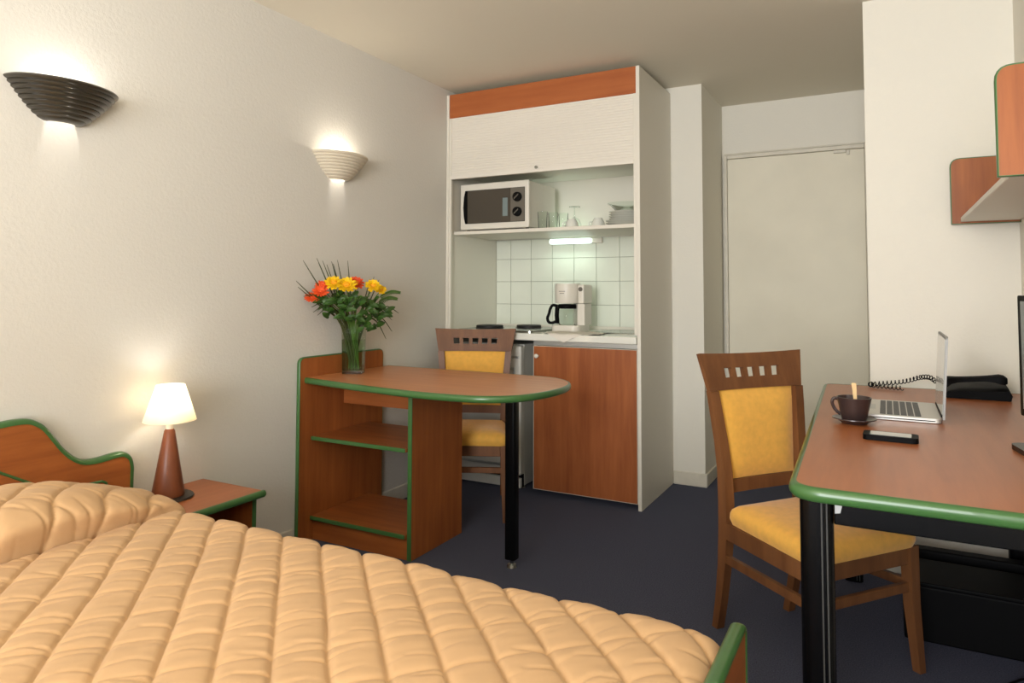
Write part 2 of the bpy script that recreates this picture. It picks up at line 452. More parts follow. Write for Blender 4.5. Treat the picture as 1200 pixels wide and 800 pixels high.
for x in (.10, .46):
    bm = B(); tube(bm, [(x, .0385, .035), (x, .036, .035)], .005, 10); obj('screw', bm, m_black, kp)
for x, y in ((.07, .10), (.485, .10)):
    bm = B(); tube(bm, [(x, y, 0), (x, y, .016)], .013, 12); obj('foot', bm, m_gpl, f)
# light under the shelf
l = thing('under_shelf_light', 'lit fluorescent strip light on the tiles beneath the kitchen shelf', 'lamp', (.6, .57, 1.465))
obj('housing', box(B(), .43, .80, .565, .5935, 1.448, 1.482, .005), m_wpl, l)
bm = B(); prism(bm, rounded([(.445, 1.446), (.735, 1.446), (.735, 1.480), (.445, 1.480)], .014), XZ, .545, .5645); obj('tube_cover', softbevel(bm, .008, 3, 60), m_tube, l, 'glowing diffuser')
area('strip_light_glow', (.59, .50, 1.44), (0, -.35, -1), .28, .03, .55, (.76, 1.0, .86))
area('strip_light_upward_glow', (.59, .545, 1.495), (0, -.35, 1), .28, .02, .32, (.76, 1.0, .86))

# microwave
m = thing('microwave', 'white microwave oven with two dials on the kitchen shelf', 'microwave', (.3, .3, 1.508))
bm = B(); box(bm, .062, .528, .105, .46, 1.519, 1.797, .006, 2); obj('body', bm, m_wpl, m)
bm = B(); box(bm, .056, .534, .075, .1045, 1.517, 1.800, .008, 3); fr = obj('front_frame', bm, m_wpl, m)
bm = B()
o_ = [(.088, 1.570), (.505, 1.556), (.505, 1.762), (.088, 1.765)]
o_ = [(.098, 1.553), (.508, 1.553), (.508, 1.758), (.098, 1.758), (.088, 1.72), (.083, 1.655), (.088, 1.59)]
prism(bm, o_, XZ, .0705, .0752); obj('window', bm, m_mwg, fr, 'dark door window')
bm = B(); prism(bm, [(.0985, 1.554), (.112, 1.554), (.112, 1.757), (.0985, 1.757), (.0895, 1.72), (.0845, 1.655), (.0895, 1.59)], XZ, .066, .0704); obj('door_handle', bm, m_black, fr)
obj('control_panel', box(B(), .415, .5065, .068, .0703, 1.556, 1.755, .001, 1), m_gpl, fr, 'taupe control panel')
for zz in (1.700, 1.612):
    bm = B(); tube(bm, [(.462, .0675, zz), (.462, .053, zz), (.462, .051, zz)], [.029, .027, .022], 28)
    dl = obj('dial', bm, m_black, fr, 'black turning dial', smooth=True)
    bm = B(); bar(bm, [(.448, .049, zz-.012), (.476, .049, zz+.012)], .003, .004, 'x'); obj('dial_pointer', bm, m_gpl, dl)
obj('painted_reflection', box(B(), .360, .395, .0685, .0703, 1.590, 1.700, .001, 1), mat('pale_blue_painted_reflection', (120, 134, 134), rough=.15, coat=.4), fr)  # pale blue strip painted on as a reflection in the door window
for x in (.09, .50):
    for y in (.12, .43):
        bm = B(); tube(bm, [(x, y, 1.5085), (x, y, 1.5188)], .010, 10); obj('foot', bm, m_black, m)

# glasses, cups and plates on the shelf
ZS = 1.5085
def tumbler(x, y, label, hgt=.105, r=.030):
    bm = B(); lathe(bm, [(0, ZS), (r*.8, ZS), (r*.82, ZS+.004), (r, ZS+hgt)], x, y, 24)
    o = obj('glass_tumbler', bm, m_glass, None, smooth=True); tag(o, label, 'glass', 'clear tumblers beside the microwave')
tumbler(.592, .14, 'clear glass tumbler nearest the microwave on the kitchen shelf')
tumbler(.628, .21, 'clear glass tumbler, middle one in the row beside the microwave')
tumbler(.668, .27, 'clear glass tumbler furthest back in the row beside the microwave')
g = thing('stemmed_glass', 'clear wine glass standing upside down behind the left cup', 'glass', (.63, .46, ZS))
bm = B(); lathe(bm, [(.036, ZS), (.042, ZS+.03), (.044, ZS+.05), (.032, ZS+.082), (.006, ZS+.098), (.004, ZS+.11), (.0035, ZS+.150), (.006, ZS+.158)], .66, .46, 24); obj('bowl', bm, m_glass, g, smooth=True)
bm = B(); lathe(bm, [(.0, ZS+.1585), (.034, ZS+.1605), (.035, ZS+.163), (0, ZS+.164)], .66, .46, 24); obj('foot', bm, m_glass, g, smooth=True)
def cup(x, y, label):
    t = thing('coffee_cup', label, 'cup', (x, y, ZS), 'upturned cups on the kitchen shelf')
    bm = B(); lathe(bm, [(.040, ZS), (.041, ZS+.006), (.037, ZS+.035), (.027, ZS+.055), (.024, ZS+.056), (.023, ZS+.062), (.020, ZS+.062), (.019, ZS+.058), (0, ZS+.057)], x, y, 28)
    obj('body', bm, m_china, t, smooth=True)
    bm = B(); tube(bm, smooth_outline([(x-.036, y, ZS+.042), (x-.055, y, ZS+.040), (x-.058, y, ZS+.024), (x-.039, y, ZS+.014)], False), .004, 8); obj('handle', bm, m_china, t, smooth=True)
cup(.745, .22, 'small white cup upturned next to the tumblers')
cup(.895, .26, 'small white cup upturned in the middle of the kitchen shelf')
cup(1.000, .40, 'small white cup upturned behind and just left of the plate stack')
bm = B(); lathe(bm, [(0, ZS), (.03, ZS), (.055, ZS+.035), (.060, ZS+.055), (.0575, ZS+.055), (.052, ZS+.036), (.028, ZS+.004), (0, ZS+.004)], .955, .30, 28)
# plate stack
px, py = 1.090, .20
def plate(z0, r, deep, label):
    bm = B(); lathe(bm, [(0, z0), (r*.55, z0), (r*.60, z0+.001), (r*.97, z0+deep), (r, z0+deep+.002), (r*.96, z0+deep+.003), (r*.60, z0+.005), (0, z0+.004)], px, py, 40)
    o = obj('dinner_plate', bm, m_china, None, smooth=True); tag(o, label, 'plate', 'white plates stacked on the kitchen shelf')
names = ['bottom', 'second', 'third', 'fourth', 'fifth', 'sixth']
zz = ZS
bm.free()
for i in range(6):
    r = .118 if i < 2 else .100
    plate(zz, r, .016 if i < 2 else .014, ('large white plate, %s of the stack from the shelf' if i < 2 else 'smaller white plate, %s up in the stack of dishes') % names[i])
    zz += .013 if i != 1 else .014
for i in range(2):
    zb = zz+.002+i*.0045
    bm = B(); lathe(bm, [(0, zb), (.055, zb), (.090, zb+.036), (.106, zb+.044), (.108, zb+.047)], px, py, 40)
    o = obj('glass_bowl', bm, m_glass, None, smooth=True)
    tag(o, ['clear glass dish directly on the stacked plates', 'clear glass dish on top of the whole stack of plates'][i], 'dish', 'glass dishes on the plates')

# coffee maker
ZW = .9022
cx, cy = .695, .32
t = thing('coffee_maker', 'white filter coffee maker with glass jug on the worktop', 'coffee maker', (cx, cy, ZW))
bm = B(); prism(bm, rounded([(cx-.095, cy-.10), (cx+.085, cy-.10), (cx+.10, cy+.09), (cx-.095, cy+.09)], .05), XY, ZW, ZW+.038); obj('base', softbevel(bm, .006, 2, 50), m_wpl, t, smooth=True)
bm = B(); prism(bm, rounded([(cx+.055, cy-.03), (cx+.10, cy-.03), (cx+.10, cy+.09), (cx-.03, cy+.09)], .012), XY, ZW+.0382, ZW+.165); obj('column', softbevel(bm, .003, 1, 60), m_wpl, t)
bm = B(); loft(bm, [[(cx-.018+rx*math.cos(a), cy+ry*math.sin(a), z) for a in [2*PI*i/32 for i in range(32)]] for z, rx, ry in ((ZW+.168, .072, .085), (ZW+.175, .077, .088), (ZW+.26, .080, .090), (ZW+.284, .076, .086), (ZW+.288, .066, .076))])
obj('filter_housing', bm, m_wpl, t, smooth=True)
bm = B(); box(bm, cx+.064, cx+.104, cy-.05, cy+.088, ZW+.1655, ZW+.280, .010, 3); wt = obj('water_tank', bm, m_wpl, t)
bm = B(); tube(bm, [(cx+.084, cy-.0505, ZW+.252), (cx+.084, cy-.056, ZW+.252)], .013, 20); obj('dial', bm, m_gpl, wt)
jg = B(); jx = cx-.018
lathe(jg, [(0, ZW+.0385), (.050, ZW+.0385), (.060, ZW+.050), (.064, ZW+.085), (.060, ZW+.125), (.054, ZW+.142)], jx, cy-.012, 32)
jug = obj('jug', jg, m_glass, t, 'glass coffee jug', smooth=True)
bm = B(); lathe(bm, [(.0555, ZW+.136), (.0575, ZW+.139), (.058, ZW+.156), (.050, ZW+.162), (0, ZW+.163), ], jx, cy-.012, 32); obj('jug_lid', bm, m_black, jug, 'black jug lid', smooth=True)
bm = B(); bar(bm, [(jx-.058, cy-.030, ZW+.045), (jx-.062, cy-.030, ZW+.095), (jx-.058, cy-.030, ZW+.150)], .010, .010)
tube(bm, smooth_outline([(jx-.058, cy-.030, ZW+.150), (jx-.085, cy-.036, ZW+.155), (jx-.100, cy-.040, ZW+.135), (jx-.108, cy-.042, ZW+.105), (jx-.118, cy-.044, ZW+.075), (jx-.108, cy-.042, ZW+.052), (jx-.085, cy-.036, ZW+.050), (jx-.060, cy-.030, ZW+.062)], False), .009, 10)
obj('jug_handle', bm, m_black, jug, 'black looped jug handle', smooth=True)
bm = B(); box(bm, jx-.022, jx+.018, cy-.0895, cy-.0875, ZW+.238, ZW+.241); box(bm, jx-.016, jx+.012, cy-.0900, cy-.0880, ZW+.226, ZW+.229); obj('printed_mark', bm, m_gpl, t)

# tea towel
bm = B(); N = 30
def towel(u, v):
    """u along the worktop, v from the back to the hanging front corner"""
    a = v*.262
    hang = max(0, 1-abs(u-.42)/.34)          # the triangular corner over the front edge
    reach = .205+.052*min(1, hang*1.0)
    a = min(a, reach) if v < 1 else reach
    a = v*reach
    x = .625+.34*u+.03*v; flat = .210
    wr = .0035*abs(math.sin(7*u+4*v))+.0035*(noise.noise((u*7, v*5, 1))+.5)
    if a <= flat: return (x, .202-a, ZW+.0015+wr)
    o_ = a-flat
    return (x, -.008-min(o_, .010)-.002, ZW+.0035-o_*1.0+wr*.3)
top = [[bm.verts.new(towel(i/N, j/N)) for i in range(N+1)] for j in range(N+1)]
low = [[bm.verts.new(Vector(towel(i/N, j/N))-Vector((0, -.0012, .0012))) for i in range(N+1)] for j in range(N+1)]
for j in range(N):
    for i in range(N):
        bm.faces.new((top[j][i], top[j][i+1], top[j+1][i+1], top[j+1][i])); bm.faces.new((low[j][i], low[j+1][i], low[j+1][i+1], low[j][i+1]))
for i in range(N):
    for (P, Q) in (((0, i), (0, i+1)), ((N, i+1), (N, i))):
        bm.faces.new((top[P[0]][P[1]], low[P[0]][P[1]], low[Q[0]][Q[1]], top[Q[0]][Q[1]]))
    for (P, Q) in (((i+1, 0), (i, 0)), ((i, N), (i+1, N))):
        bm.faces.new((top[P[0]][P[1]], low[P[0]][P[1]], low[Q[0]][Q[1]], top[Q[0]][Q[1]]))
tag(obj('tea_towel', bm, m_linen, smooth=True), 'crumpled white tea towel on the worktop in front of the coffee maker', 'towel')

# ------------------------------------------------------------------ wall sconces
def sconce(yc, mtl, label, rot=0):
    t = thing('wall_sconce', label, 'wall lamp', (0, yc, 1.75), 'ribbed wall sconces')
    n = 9; prof = []
    z0, z1, r0, r1 = 1.686, 1.806, .052, .171
    for i in range(n):
        a, b_ = i/n, (i+1)/n
        f_ = lambda q: r0+(r1-r0)*(q**.74)
        za, zb = z0+(z1-z0)*a, z0+(z1-z0)*b_
        for k_ in range(5):
            q = k_/4
            prof.append((f_(a)+(f_(b_)-f_(a))*q+.0060*math.sin(PI*q)**.6, za+(zb-za)*q))
    inner = [(r-.009, z) for r, z in prof[::-1]]
    full = prof+[(r1-.003, z1+.002)]+inner
    bm = B()
    rings = []
    for i in range(41):
        a = -PI/2+PI*i/40
        rings.append([(.0015+.74*r*math.cos(a), yc+r*math.sin(a), z) for r, z in full])
    loft(bm, rings)
    obj('shade', bm, mtl, t, smooth=True)
    bm = B(); box(bm, .001, .012, yc-.03, yc+.03, 1.715, 1.775, .002); obj('wall_plate', bm, m_wpl, t)
    bm = B(); tube(bm, [(.012, yc, 1.750), (.074, yc, 1.780)], .004, 10)
    bmesh.ops.create_uvsphere(bm, u_segments=16, v_segments=10, radius=.010, matrix=Matrix.Translation((.074, yc, 1.788))); obj('bulb', bm, m_bulb, t, smooth=True)
    p_ = point('sconce_light', (.042, yc, 1.772), 2.4, (1, .96, .90), .010)
    p_.visible_camera = True
sconce(-2.260, m_sblk, 'black ribbed half-bowl wall lamp above the bed')
sconce(-.960, m_swht, 'white ribbed half-bowl wall lamp above the flowers')

# ------------------------------------------------------------------ nightstand and table lamp
t = thing('nightstand', 'small cherry wood bedside table with green front edge beside the bed', 'nightstand', (.17, -1.83, 0))
ny0, ny1, nz = -2.000, -1.690, .408
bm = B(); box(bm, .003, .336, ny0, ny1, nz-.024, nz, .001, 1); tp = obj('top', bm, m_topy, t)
bm = B(); o_ = [(ny0, nz-.024), (ny1, nz-.024)]
band(bm, [(.336, ny0), (.336, ny1), (.335, ny1+.002)], XY, nz-.025, nz+.001, .010, .004, closed=False); obj('edging', bm, m_green, tp, 'green rounded edging')
for a, b_ in ((ny1-.020, ny1-.002), (ny0+.002, ny0+.020)):
    sp_ = obj('side_panel', box(B(), .003, .300, a, b_, 0, nz-.0245), m_wz, t)
    obj('edging', box(B(), .3005, .304, a, b_, 0, nz-.0245, .001, 1), m_green, sp_, 'green front edge')
obj('back_panel', box(B(), .003, .018, ny0+.0205, ny1-.0205, .10, nz-.0245), m_wz, t)
obj('shelf', box(B(), .019, .295, ny0+.0205, ny1-.0205, .10, .118), m_wx, t)
lx, ly, lz = .112, -1.918, nz
t = thing('table_lamp', 'lit bedside lamp with white shade and tapering wooden stem on the nightstand', 'lamp', (lx, ly, lz))
bm = B(); lathe(bm, [(0, lz+.0005), (.083, lz+.0005), (.085, lz+.003), (.083, lz+.008), (0, lz+.009)], lx, ly, 40); obj('base', bm, m_slate, t, 'dark round foot', smooth=True)
bm = B(); lathe(bm, [(0, lz+.0092), (.053, lz+.0092), (.054, lz+.014), (.052, lz+.03), (.018, lz+.236), (.014, lz+.242), (0, lz+.242)], lx, ly, 32); obj('stem', bm, m_cone, t, smooth=True)
bm = B(); lathe(bm, [(0, lz+.2425), (.012, lz+.2425), (.012, lz+.275), (0, lz+.275)], lx, ly, 16)
for i in range(3):
    a = 2*PI*i/3; tube(bm, [(lx, ly, lz+.266), (lx+.084*math.cos(a), ly+.084*math.sin(a), lz+.277)], .0018, 6)
obj('lamp_holder', bm, m_wpl, t)
bm = B(); lathe(bm, [(.088, lz+.272), (.048, lz+.398)], lx, ly, 48)
solid(bm, .0015)
obj('lamp_shade', bm, m_shade, t, smooth=True)
bm = B(); bmesh.ops.create_uvsphere(bm, u_segments=16, v_segments=12, radius=.026, matrix=Matrix.Translation((lx, ly, lz+.315))); obj('bulb', bm, m_bulb, t, smooth=True)
point('table_lamp_light', (lx, ly, lz+.355), 1.1, (1, .98, .96), .02)

# ------------------------------------------------------------------ bed
YC = -2.885   # centre line of the double bed
half = [(-2.004, .05), (-2.004, .525), (-2.012, .556), (-2.034, .575), (-2.064, .578), (-2.119, .573), (-2.165, .576), (-2.200, .592), (-2.239, .629), (-2.292, .702), (-2.318, .725), (-2.345, .738), (-2.385, .741), (-2.440, .738), (-2.60, .730)]
half = [(-2.004, .05), (-2.004, .47)]+smooth_outline([(-2.004, .505)]+half[1:], False, 4)
outl = half + [(2*YC-y, z) for y, z in reversed(half)]
bd = thing('bed', 'double bed with curved cherry wood headboard and green edging against the left wall', 'bed', (1.05, YC, 0))
bm = B(); prism(bm, outl, YZ, .006, .038); hb = obj('headboard', bm, m_wy, bd)
bm = B(); band(bm, outl, YZ, .004, .041, .009, .008, closed=False); obj('edging', bm, m_green, hb, 'green rounded edging', smooth=True)
inn = [(-2.092, .30), (-2.092, .478), (-2.098, .494), (-2.112, .502), (-2.16, .503), (-2.24, .506), (-2.32, .540), (-2.42, .60), (-2.6, .62)]
inn2 = inn+[(2*YC-y, z) for y, z in reversed(inn)]
bm = B(); tube(bm, [(.038, y, z) for y, z in inn2], .0045, 8); obj('inlay', bm, m_green, hb, 'green inset line', smooth=True)
fy0, fy1 = 2*YC+2.115, -2.115
fo = rounded([(fy0, .06), (fy1, .06), (fy1, .500), (fy0, .500)], [0, 0, .018, .018])
bm = B(); prism(bm, fo, YZ, 2.094, 2.117); fb = obj('footboard', bm, m_wy, bd)
bm = B(); band(bm, fo, YZ, 2.091, 2.120, .007, .004); obj('edging', bm, m_green, fb, 'green rounded edging', smooth=True)
for y in (-2.21, 2*YC+2.21-.03): obj('side_rail', box(B(), .0415, 2.0905, y, y+.03, .14, .28), m_wx, bd)
bm = B(); box(bm, .05, 2.06, 2*YC+2.25, -2.25, .17, .43, .04, 3); obj('mattress', bm, m_matt, bd)
for x in (.10, 2.0):
    for y in (-2.28, -3.48): obj('leg', box(B(), x-.025, x+.025, y-.025, y+.025, 0, .168), m_black, bd)

# quilted bedspread: one cloth over mattress and pillows
SA, SB = .0925, .120
def quilt_pt(x, t):
    """x along the bed, t metres from the centre line measured over the cloth"""
    s = 1 if t >= 0 else -1; a = abs(t)
    hw, rr = .655, .065
    arc = rr*PI/2
    if a < hw: y, z, ny, nz_ = a, 0, 0, 1
    elif a < hw+arc:
        q = (a-hw)/rr; y, z, ny, nz_ = hw+rr*math.sin(q), -rr*(1-math.cos(q)), math.sin(q), math.cos(q)
    else: y, z, ny, nz_ = hw+rr, -rr-(a-hw-arc), 1, 0
    Y = YC+s*y; Z = .500+z
    # rounded drop into the gap before the footboard
    nx = 0
    xe = x
    if x > 2.02:
        q = min(1, (x-2.02)/.066); Z -= .055*(1-math.sqrt(max(0, 1-q*q*.98)))
        nx = q*.6
    # quilting on a 45 degree grid of stitched lines
    u = (x+t)/math.sqrt(2)+.031; v = (x-t)/math.sqrt(2)
    u += .004*noise.noise((x*6, t*6, 0)); v += .004*noise.noise((x*6, t*6, 4))
    su = u/SA; iu = math.floor(su); fu = su-iu
    sv = v/SB; fv = sv-math.floor(sv)
    du = min(fu, 1-fu)*SA; dv = min(fv, 1-fv)*SB
    stitch = .0090*(1-math.exp(-du/.0042)) + .0045*(1-math.exp(-dv/.005))
    dome = .0048*(math.sin(PI*fu)**.7)*(.7+.3*math.sin(PI*fv)**.5)
    pk = 0
    for side_, ff in ((0, fu), (1, 1-fu)):
        vv = v+.020*ff+.010*noise.noise((u*9, v*9, 2+side_))+iu*.013
        k_ = vv/.062; n_ = round(k_); dist = (k_-n_)*.062
        st = .5+.9*noise.noise((iu*3.7+side_*9.1, n_*2.3, .5))
        pk -= min(1.1, max(0, st-.15)*1.5)*.0052*math.exp(-(dist/.0050)**2)*max(0, 1-ff*1.5)**.7*min(1, ff*14)
    puff = stitch+dome+pk
    wr = noise.noise((u*16, v*44, 3.0))*.0016 + noise.noise((x*4, t*4, 8))*.004
    h = puff+wr
    # pillows under the cloth at the head
    e = min(1, max(0, (.745-a)/.42)); e = math.sin(e*PI/2)**1.3
    xm, half_w = .405, .150
    q = (x-xm)/half_w
    if x < xm: mound = 1-.80*((xm-x)/.36)**1.3
    else: mound = max(0, 1-q**4)**.5 if q < 1 else 0
    mh = (.108*e+.014*min(1, max(0, (.76-a)/.05)))*mound
    if q > .3: nx += 1.1*math.exp(-((q-.86)/.22)**2)*min(1, e*1.8)
    h -= .014*min(1, e*2)*math.exp(-((q-1.02)/.035)**2)
    Z += mh + .010*e*noise.noise((x*8, t*6, 5))*(1 if mound > 0 else 0)
    xo = x+(.022*min(1, e*1.5)*math.exp(-((q-.93)/.08)**2) if mound > 0 else 0)
    return (xo+nx*h, Y+s*ny*h, Z+nz_*h)
bm = B()
NX, T0, T1 = 620, -1.00, 1.00
NT = 600
xs = [.046+(2.084-.046)*i/NX for i in range(NX+1)]
g = [[bm.verts.new(quilt_pt(x, T0+(T1-T0)*j/NT)) for x in xs] for j in range(NT+1)]
for j in range(NT):
    for i in range(NX): bm.faces.new((g[j][i], g[j][i+1], g[j+1][i+1], g[j+1][i]))
qo = obj('quilt', bm, m_quilt, None, smooth=False)
for p in qo.data.polygons: p.use_smooth = True
tag(qo, 'peach diamond-quilted bedspread covering the double bed and its pillows', 'bedspread')

# ------------------------------------------------------------------ peninsula table
t = thing('peninsula_table', 'cherry wood dining table with rounded end, open shelves and one black leg', 'table', (.5, -.9, 0))
pts = [(.022, -1.168), (.35, -1.235), (.70, -1.280), (.92, -1.276), (1.04, -1.243), (1.128, -1.160), (1.174, -1.020), (1.180, -.870), (1.145, -.740), (1.060, -.640), (.95, -.598), (.60, -.582), (.022, -.570)]
ol = [pts[0]]+smooth_outline(pts[1:12], False, 5)+[pts[-1]]
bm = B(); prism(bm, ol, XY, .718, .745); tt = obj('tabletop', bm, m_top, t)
bm = B(); band(bm, ol, XY, .7175, .7455, .010, .003, closed=False); obj('edging', bm, m_green, tt, 'green rounded edging', smooth=True)
lo = rounded([(-1.205, 0), (-.615, 0), (-.615, .835), (-1.205, .835)], [0, 0, .03, .03])
bm = B(); prism(bm, lo, YZ, .003, .021); lp = obj('wall_side_panel', bm, m_wz, t)
bm = B(); band(bm, lo, YZ, .002, .022, .004, .002); obj('edging', bm, m_green, lp, 'green edging', smooth=True)
rp = obj('side_panel', box(B(), .560, .579, -1.108, -.712, 0, .7175, .001, 1), m_wz, t)
obj('edging', box(B(), .559, .580, -1.114, -1.1082, 0, .7175, .002), m_green, rp, 'green front edge')
for z0, z1, y1 in ((.456, .472, -.70), (.095, .111, -.70)):
    s_ = obj('shelf', box(B(), .0225, .5595, -1.126, y1-.02, z0, z1), m_wx, t)
    obj('edging', box(B(), .0225, .5585, -1.1335, -1.1262, z0-.001, z1+.001, .003), m_green, s_, 'green front edge')
obj('kick_board', box(B(), .0225, .5595, -1.112, -1.094, .002, .0915), m_wx, t)
obj('apron', box(B(), .0225, .5595, -.915, -.897, .595, .7175), m_wx, t)
bm = B(); prism(bm, rounded([(.955, -.978), (1.003, -.978), (1.003, -.930), (.955, -.930)], .012), XY, .035, .7173); lg = obj('leg', bm, m_blackm, t, 'black metal leg', smooth=True)
bm = B(); tube(bm, [(.979, -.954, .0345), (.979, -.954, .012)], .008, 12); tube(bm, [(.979, -.954, .0118), (.979, -.954, .0)], [.018, .022], 18); obj('glide', bm, m_steel, lg)

# ------------------------------------------------------------------ vase and flowers
vx, vy = .095, -.93
t = thing('vase', 'square clear glass vase of water and stems on the dining table', 'vase', (vx, vy, .745))
ra = math.radians(30)
def vsq(hs, z, r=.006):
    return [(vx+math.cos(ra)*u-math.sin(ra)*v, vy+math.sin(ra)*u+math.cos(ra)*v, z) for u, v in rounded([(-hs, -hs), (hs, -hs), (hs, hs), (-hs, hs)], r, 3)]
bm = B(); loft(bm, [vsq(.047, .7456), vsq(.047, .760), vsq(.051, .968)], False); bm.faces.new([bm.verts.new(p) for p in vsq(.047, .7456)])
obj('glass_body', bm, m_vase, t)
bm = B(); loft(bm, [vsq(.0445, .7625), vsq(.0475, .905)]); obj('water', bm, m_water, t)
bm = B(); loft(bm, [vsq(.0462, .7459), vsq(.0462, .7605)]); obj('base_block', bm, m_glass, t)
def stem_to(bm, p, r=.0022):
    a = random.uniform(0, 2*PI); rr = random.uniform(.004, .030)
    q = Vector((vx+rr*math.cos(a), vy+rr*math.sin(a), .765))
    p = Vector(p); mid = Vector((vx+(p.x-vx)*.18, vy+(p.y-vy)*.18, .985))
    tube(bm, smooth_outline([tuple(q), tuple(mid), tuple((mid+p)/2+Vector((0, 0, .01))), tuple(p)], False, 4), r, 6)
def bloom(kind, p, r, mtl, label, dense=True):
    p = Vector(p); t = thing(kind, label, 'flower', tuple(p), 'cut flowers in the glass vase')
    nrm = Vector((.55, -.45, .75)).normalized(); rot = nrm.to_track_quat('Z', 'Y').to_matrix()
    bm = B()
    layers = [(85, 12, 1.0), (68, 12, 1.0), (50, 11, .96), (34, 9, .88), (18, 7, .78), (4, 4, .68)] if dense else [(84, 16, 1.0), (76, 14, .86), (60, 12, .60)]
    for ang, cnt, ln in layers:
        for i in range(cnt):
            a = 2*PI*(i+random.uniform(-.2, .2))/cnt+ang; th = math.radians(ang+random.uniform(-7, 7))
            d_ = Vector((math.sin(th)*math.cos(a), math.sin(th)*math.sin(a), math.cos(th)*(.75 if dense else 1)))
            side = Vector((-math.sin(a), math.cos(a), 0)); L = r*ln*random.uniform(.9, 1.08); wd = r*(.17 if dense else .13)
            up = d_.cross(side)
            cs = [d_*L*.12, d_*L*.55+side*wd, d_*L*.9+side*wd*.8-up*wd*.2, d_*L, d_*L*.9-side*wd*.8-up*wd*.2, d_*L*.55-side*wd]
            bot = [c_-up*.0012*(-1) for c_ in cs]
            vs = [bm.verts.new(p+rot @ c_) for c_ in cs]; bm.faces.new(vs)
            vs2 = [bm.verts.new(p+rot @ (c_+d_.cross(side)*.0010)) for c_ in cs]; bm.faces.new(vs2[::-1])
            for q in range(6): bm.faces.new((vs[q], vs2[q], vs2[(q+1) % 6], vs[(q+1) % 6]))
    obj('petals', bm, mtl, t)
    bm = B(); bmesh.ops.create_uvsphere(bm, u_segments=12, v_segments=8, radius=r*(.42 if dense else .24), matrix=Matrix.Translation(p+nrm*r*(.12 if dense else .05)) @ Matrix.Diagonal((1, 1, .8, 1)))
    obj('centre', bm, m_ypet2 if dense else mtl, t, smooth=True)
    bm = B(); stem_to(bm, p-nrm*.006); obj('stem', bm, m_stem, t, smooth=True)
bloom('yellow_chrysanthemum', (.145, -1.045, 1.165), .050, m_ypet, 'largest yellow chrysanthemum, at the middle front of the bouquet')
bloom('yellow_chrysanthemum', (.110, -1.092, 1.176), .044, m_ypet, 'yellow chrysanthemum next to the orange flowers on the left')
bloom('yellow_chrysanthemum', (.170, -.884, 1.163), .042, m_ypet, 'yellow chrysanthemum on the right of the bouquet')
bloom('yellow_chrysanthemum', (.164, -.818, 1.146), .032, m_ypet, 'small yellow chrysanthemum, rightmost bloom in the vase')
bloom('orange_gerbera', (.118, -.950, 1.176), .042, m_opet, 'orange-red flower between the yellow blooms', True)
bloom('orange_gerbera', (.070, -1.128, 1.163), .036, m_opet, 'orange flower touching the left yellow bloom', False)
bloom('orange_gerbera', (.090, -1.157, 1.137), .040, m_opet, 'orange flower with open petals on the left of the bouquet', False)
bloom('orange_gerbera', (.058, -1.178, 1.110), .036, m_opet, 'lowest orange flower, at the far left of the bouquet', False)
def leaf(bm, base, tip, wdt):
    b0, t0 = Vector(base), Vector(tip); d_ = t0-b0; L = d_.length
    side = d_.cross(Vector((.6, -.6, .5))).normalized(); up = side.cross(d_).normalized()
    N_ = 6; rows = []
    for i in range(N_+1):
        q = i/N_; c_ = b0+d_*q+up*(.10*L*math.sin(PI*q)); w_ = wdt*math.sin(PI*min(1, q*.92+.08))**.8
        rows.append([bm.verts.new(c_-side*w_+up*w_*.25), bm.verts.new(c_), bm.verts.new(c_+side*w_+up*w_*.25)])
    for a, b_ in zip(rows, rows[1:]):
        bm.faces.new((a[0], a[1], b_[1], b_[0])); bm.faces.new((a[1], a[2], b_[2], b_[1]))
LF = [(0.098, -1.111, 1.107), (0.088, -1.140, 1.105), (0.146, -1.105, 1.116), (0.175, -1.063, 1.108), (0.188, -1.011, 1.115), (0.183, -0.943, 1.114), (0.18, -0.877, 1.105), (0.115, -1.129, 1.058), (0.17, -1.085, 1.059), (0.185, -1.025, 1.057), (0.2, -0.952, 1.066), (0.183, -0.856, 1.048), (0.178, -0.798, 1.066), (0.194, -0.881, 1.01), (0.195, -0.976, 1.018), (.11, -.86, 1.10), (.13, -.99, 1.12), (.09, -1.03, 1.13)]
for i, p in enumerate(LF):
    t = thing('leafy_sprig', 'sprig of dark green leaves filling the bouquet below the blooms', 'foliage', p, 'green sprigs in the vase')
    bm = B(); pv = Vector(p); stem_to(bm, pv, .0018); obj('stem', bm, m_stem, t, smooth=True)
    bm = B(); out = Vector((pv.x-vx+.02, pv.y-vy, 0)).normalized()
    for k_ in range(7):
        a = 2*PI*k_/7+random.random()
        d_ = (out*.35+Vector((math.cos(a)*.8, math.sin(a)*.9, random.uniform(-.35, .8)))).normalized()
        s0 = pv-Vector((0, 0, .05*random.random()))
        e_ = s0+d_*random.uniform(.040, .062)
        e_.x = max(e_.x, .03); leaf(bm, s0, e_, .0125)
    obj('leaves', bm, m_leaf, t)
tips = [(0.050, -1.227, 1.279), (0.064, -1.156, 1.292), (0.070, -1.125, 1.282), (0.07, -1.097, 1.265), (0.078, -1.074, 1.280), (0.084, -1.041, 1.288), (0.096, -0.983, 1.287), (0.045, -1.262, 1.186), (0.045, -1.250, 1.159), (.06, -1.14, 1.27), (.075, -1.06, 1.27), (0.131, -0.829, 1.212), (0.138, -0.799, 1.198), (.12, -.845, 1.20)]
low = [(0.065, -1.236, 1.117), (0.071, -1.192, 1.067), (0.086, -1.169, 1.030), (.09, -1.20, 1.045), (0.189, -0.803, 0.905), (.20, -.77, .94), (0.196, -0.767, 0.997), (.21, -.73, 1.03)]
bm = B()
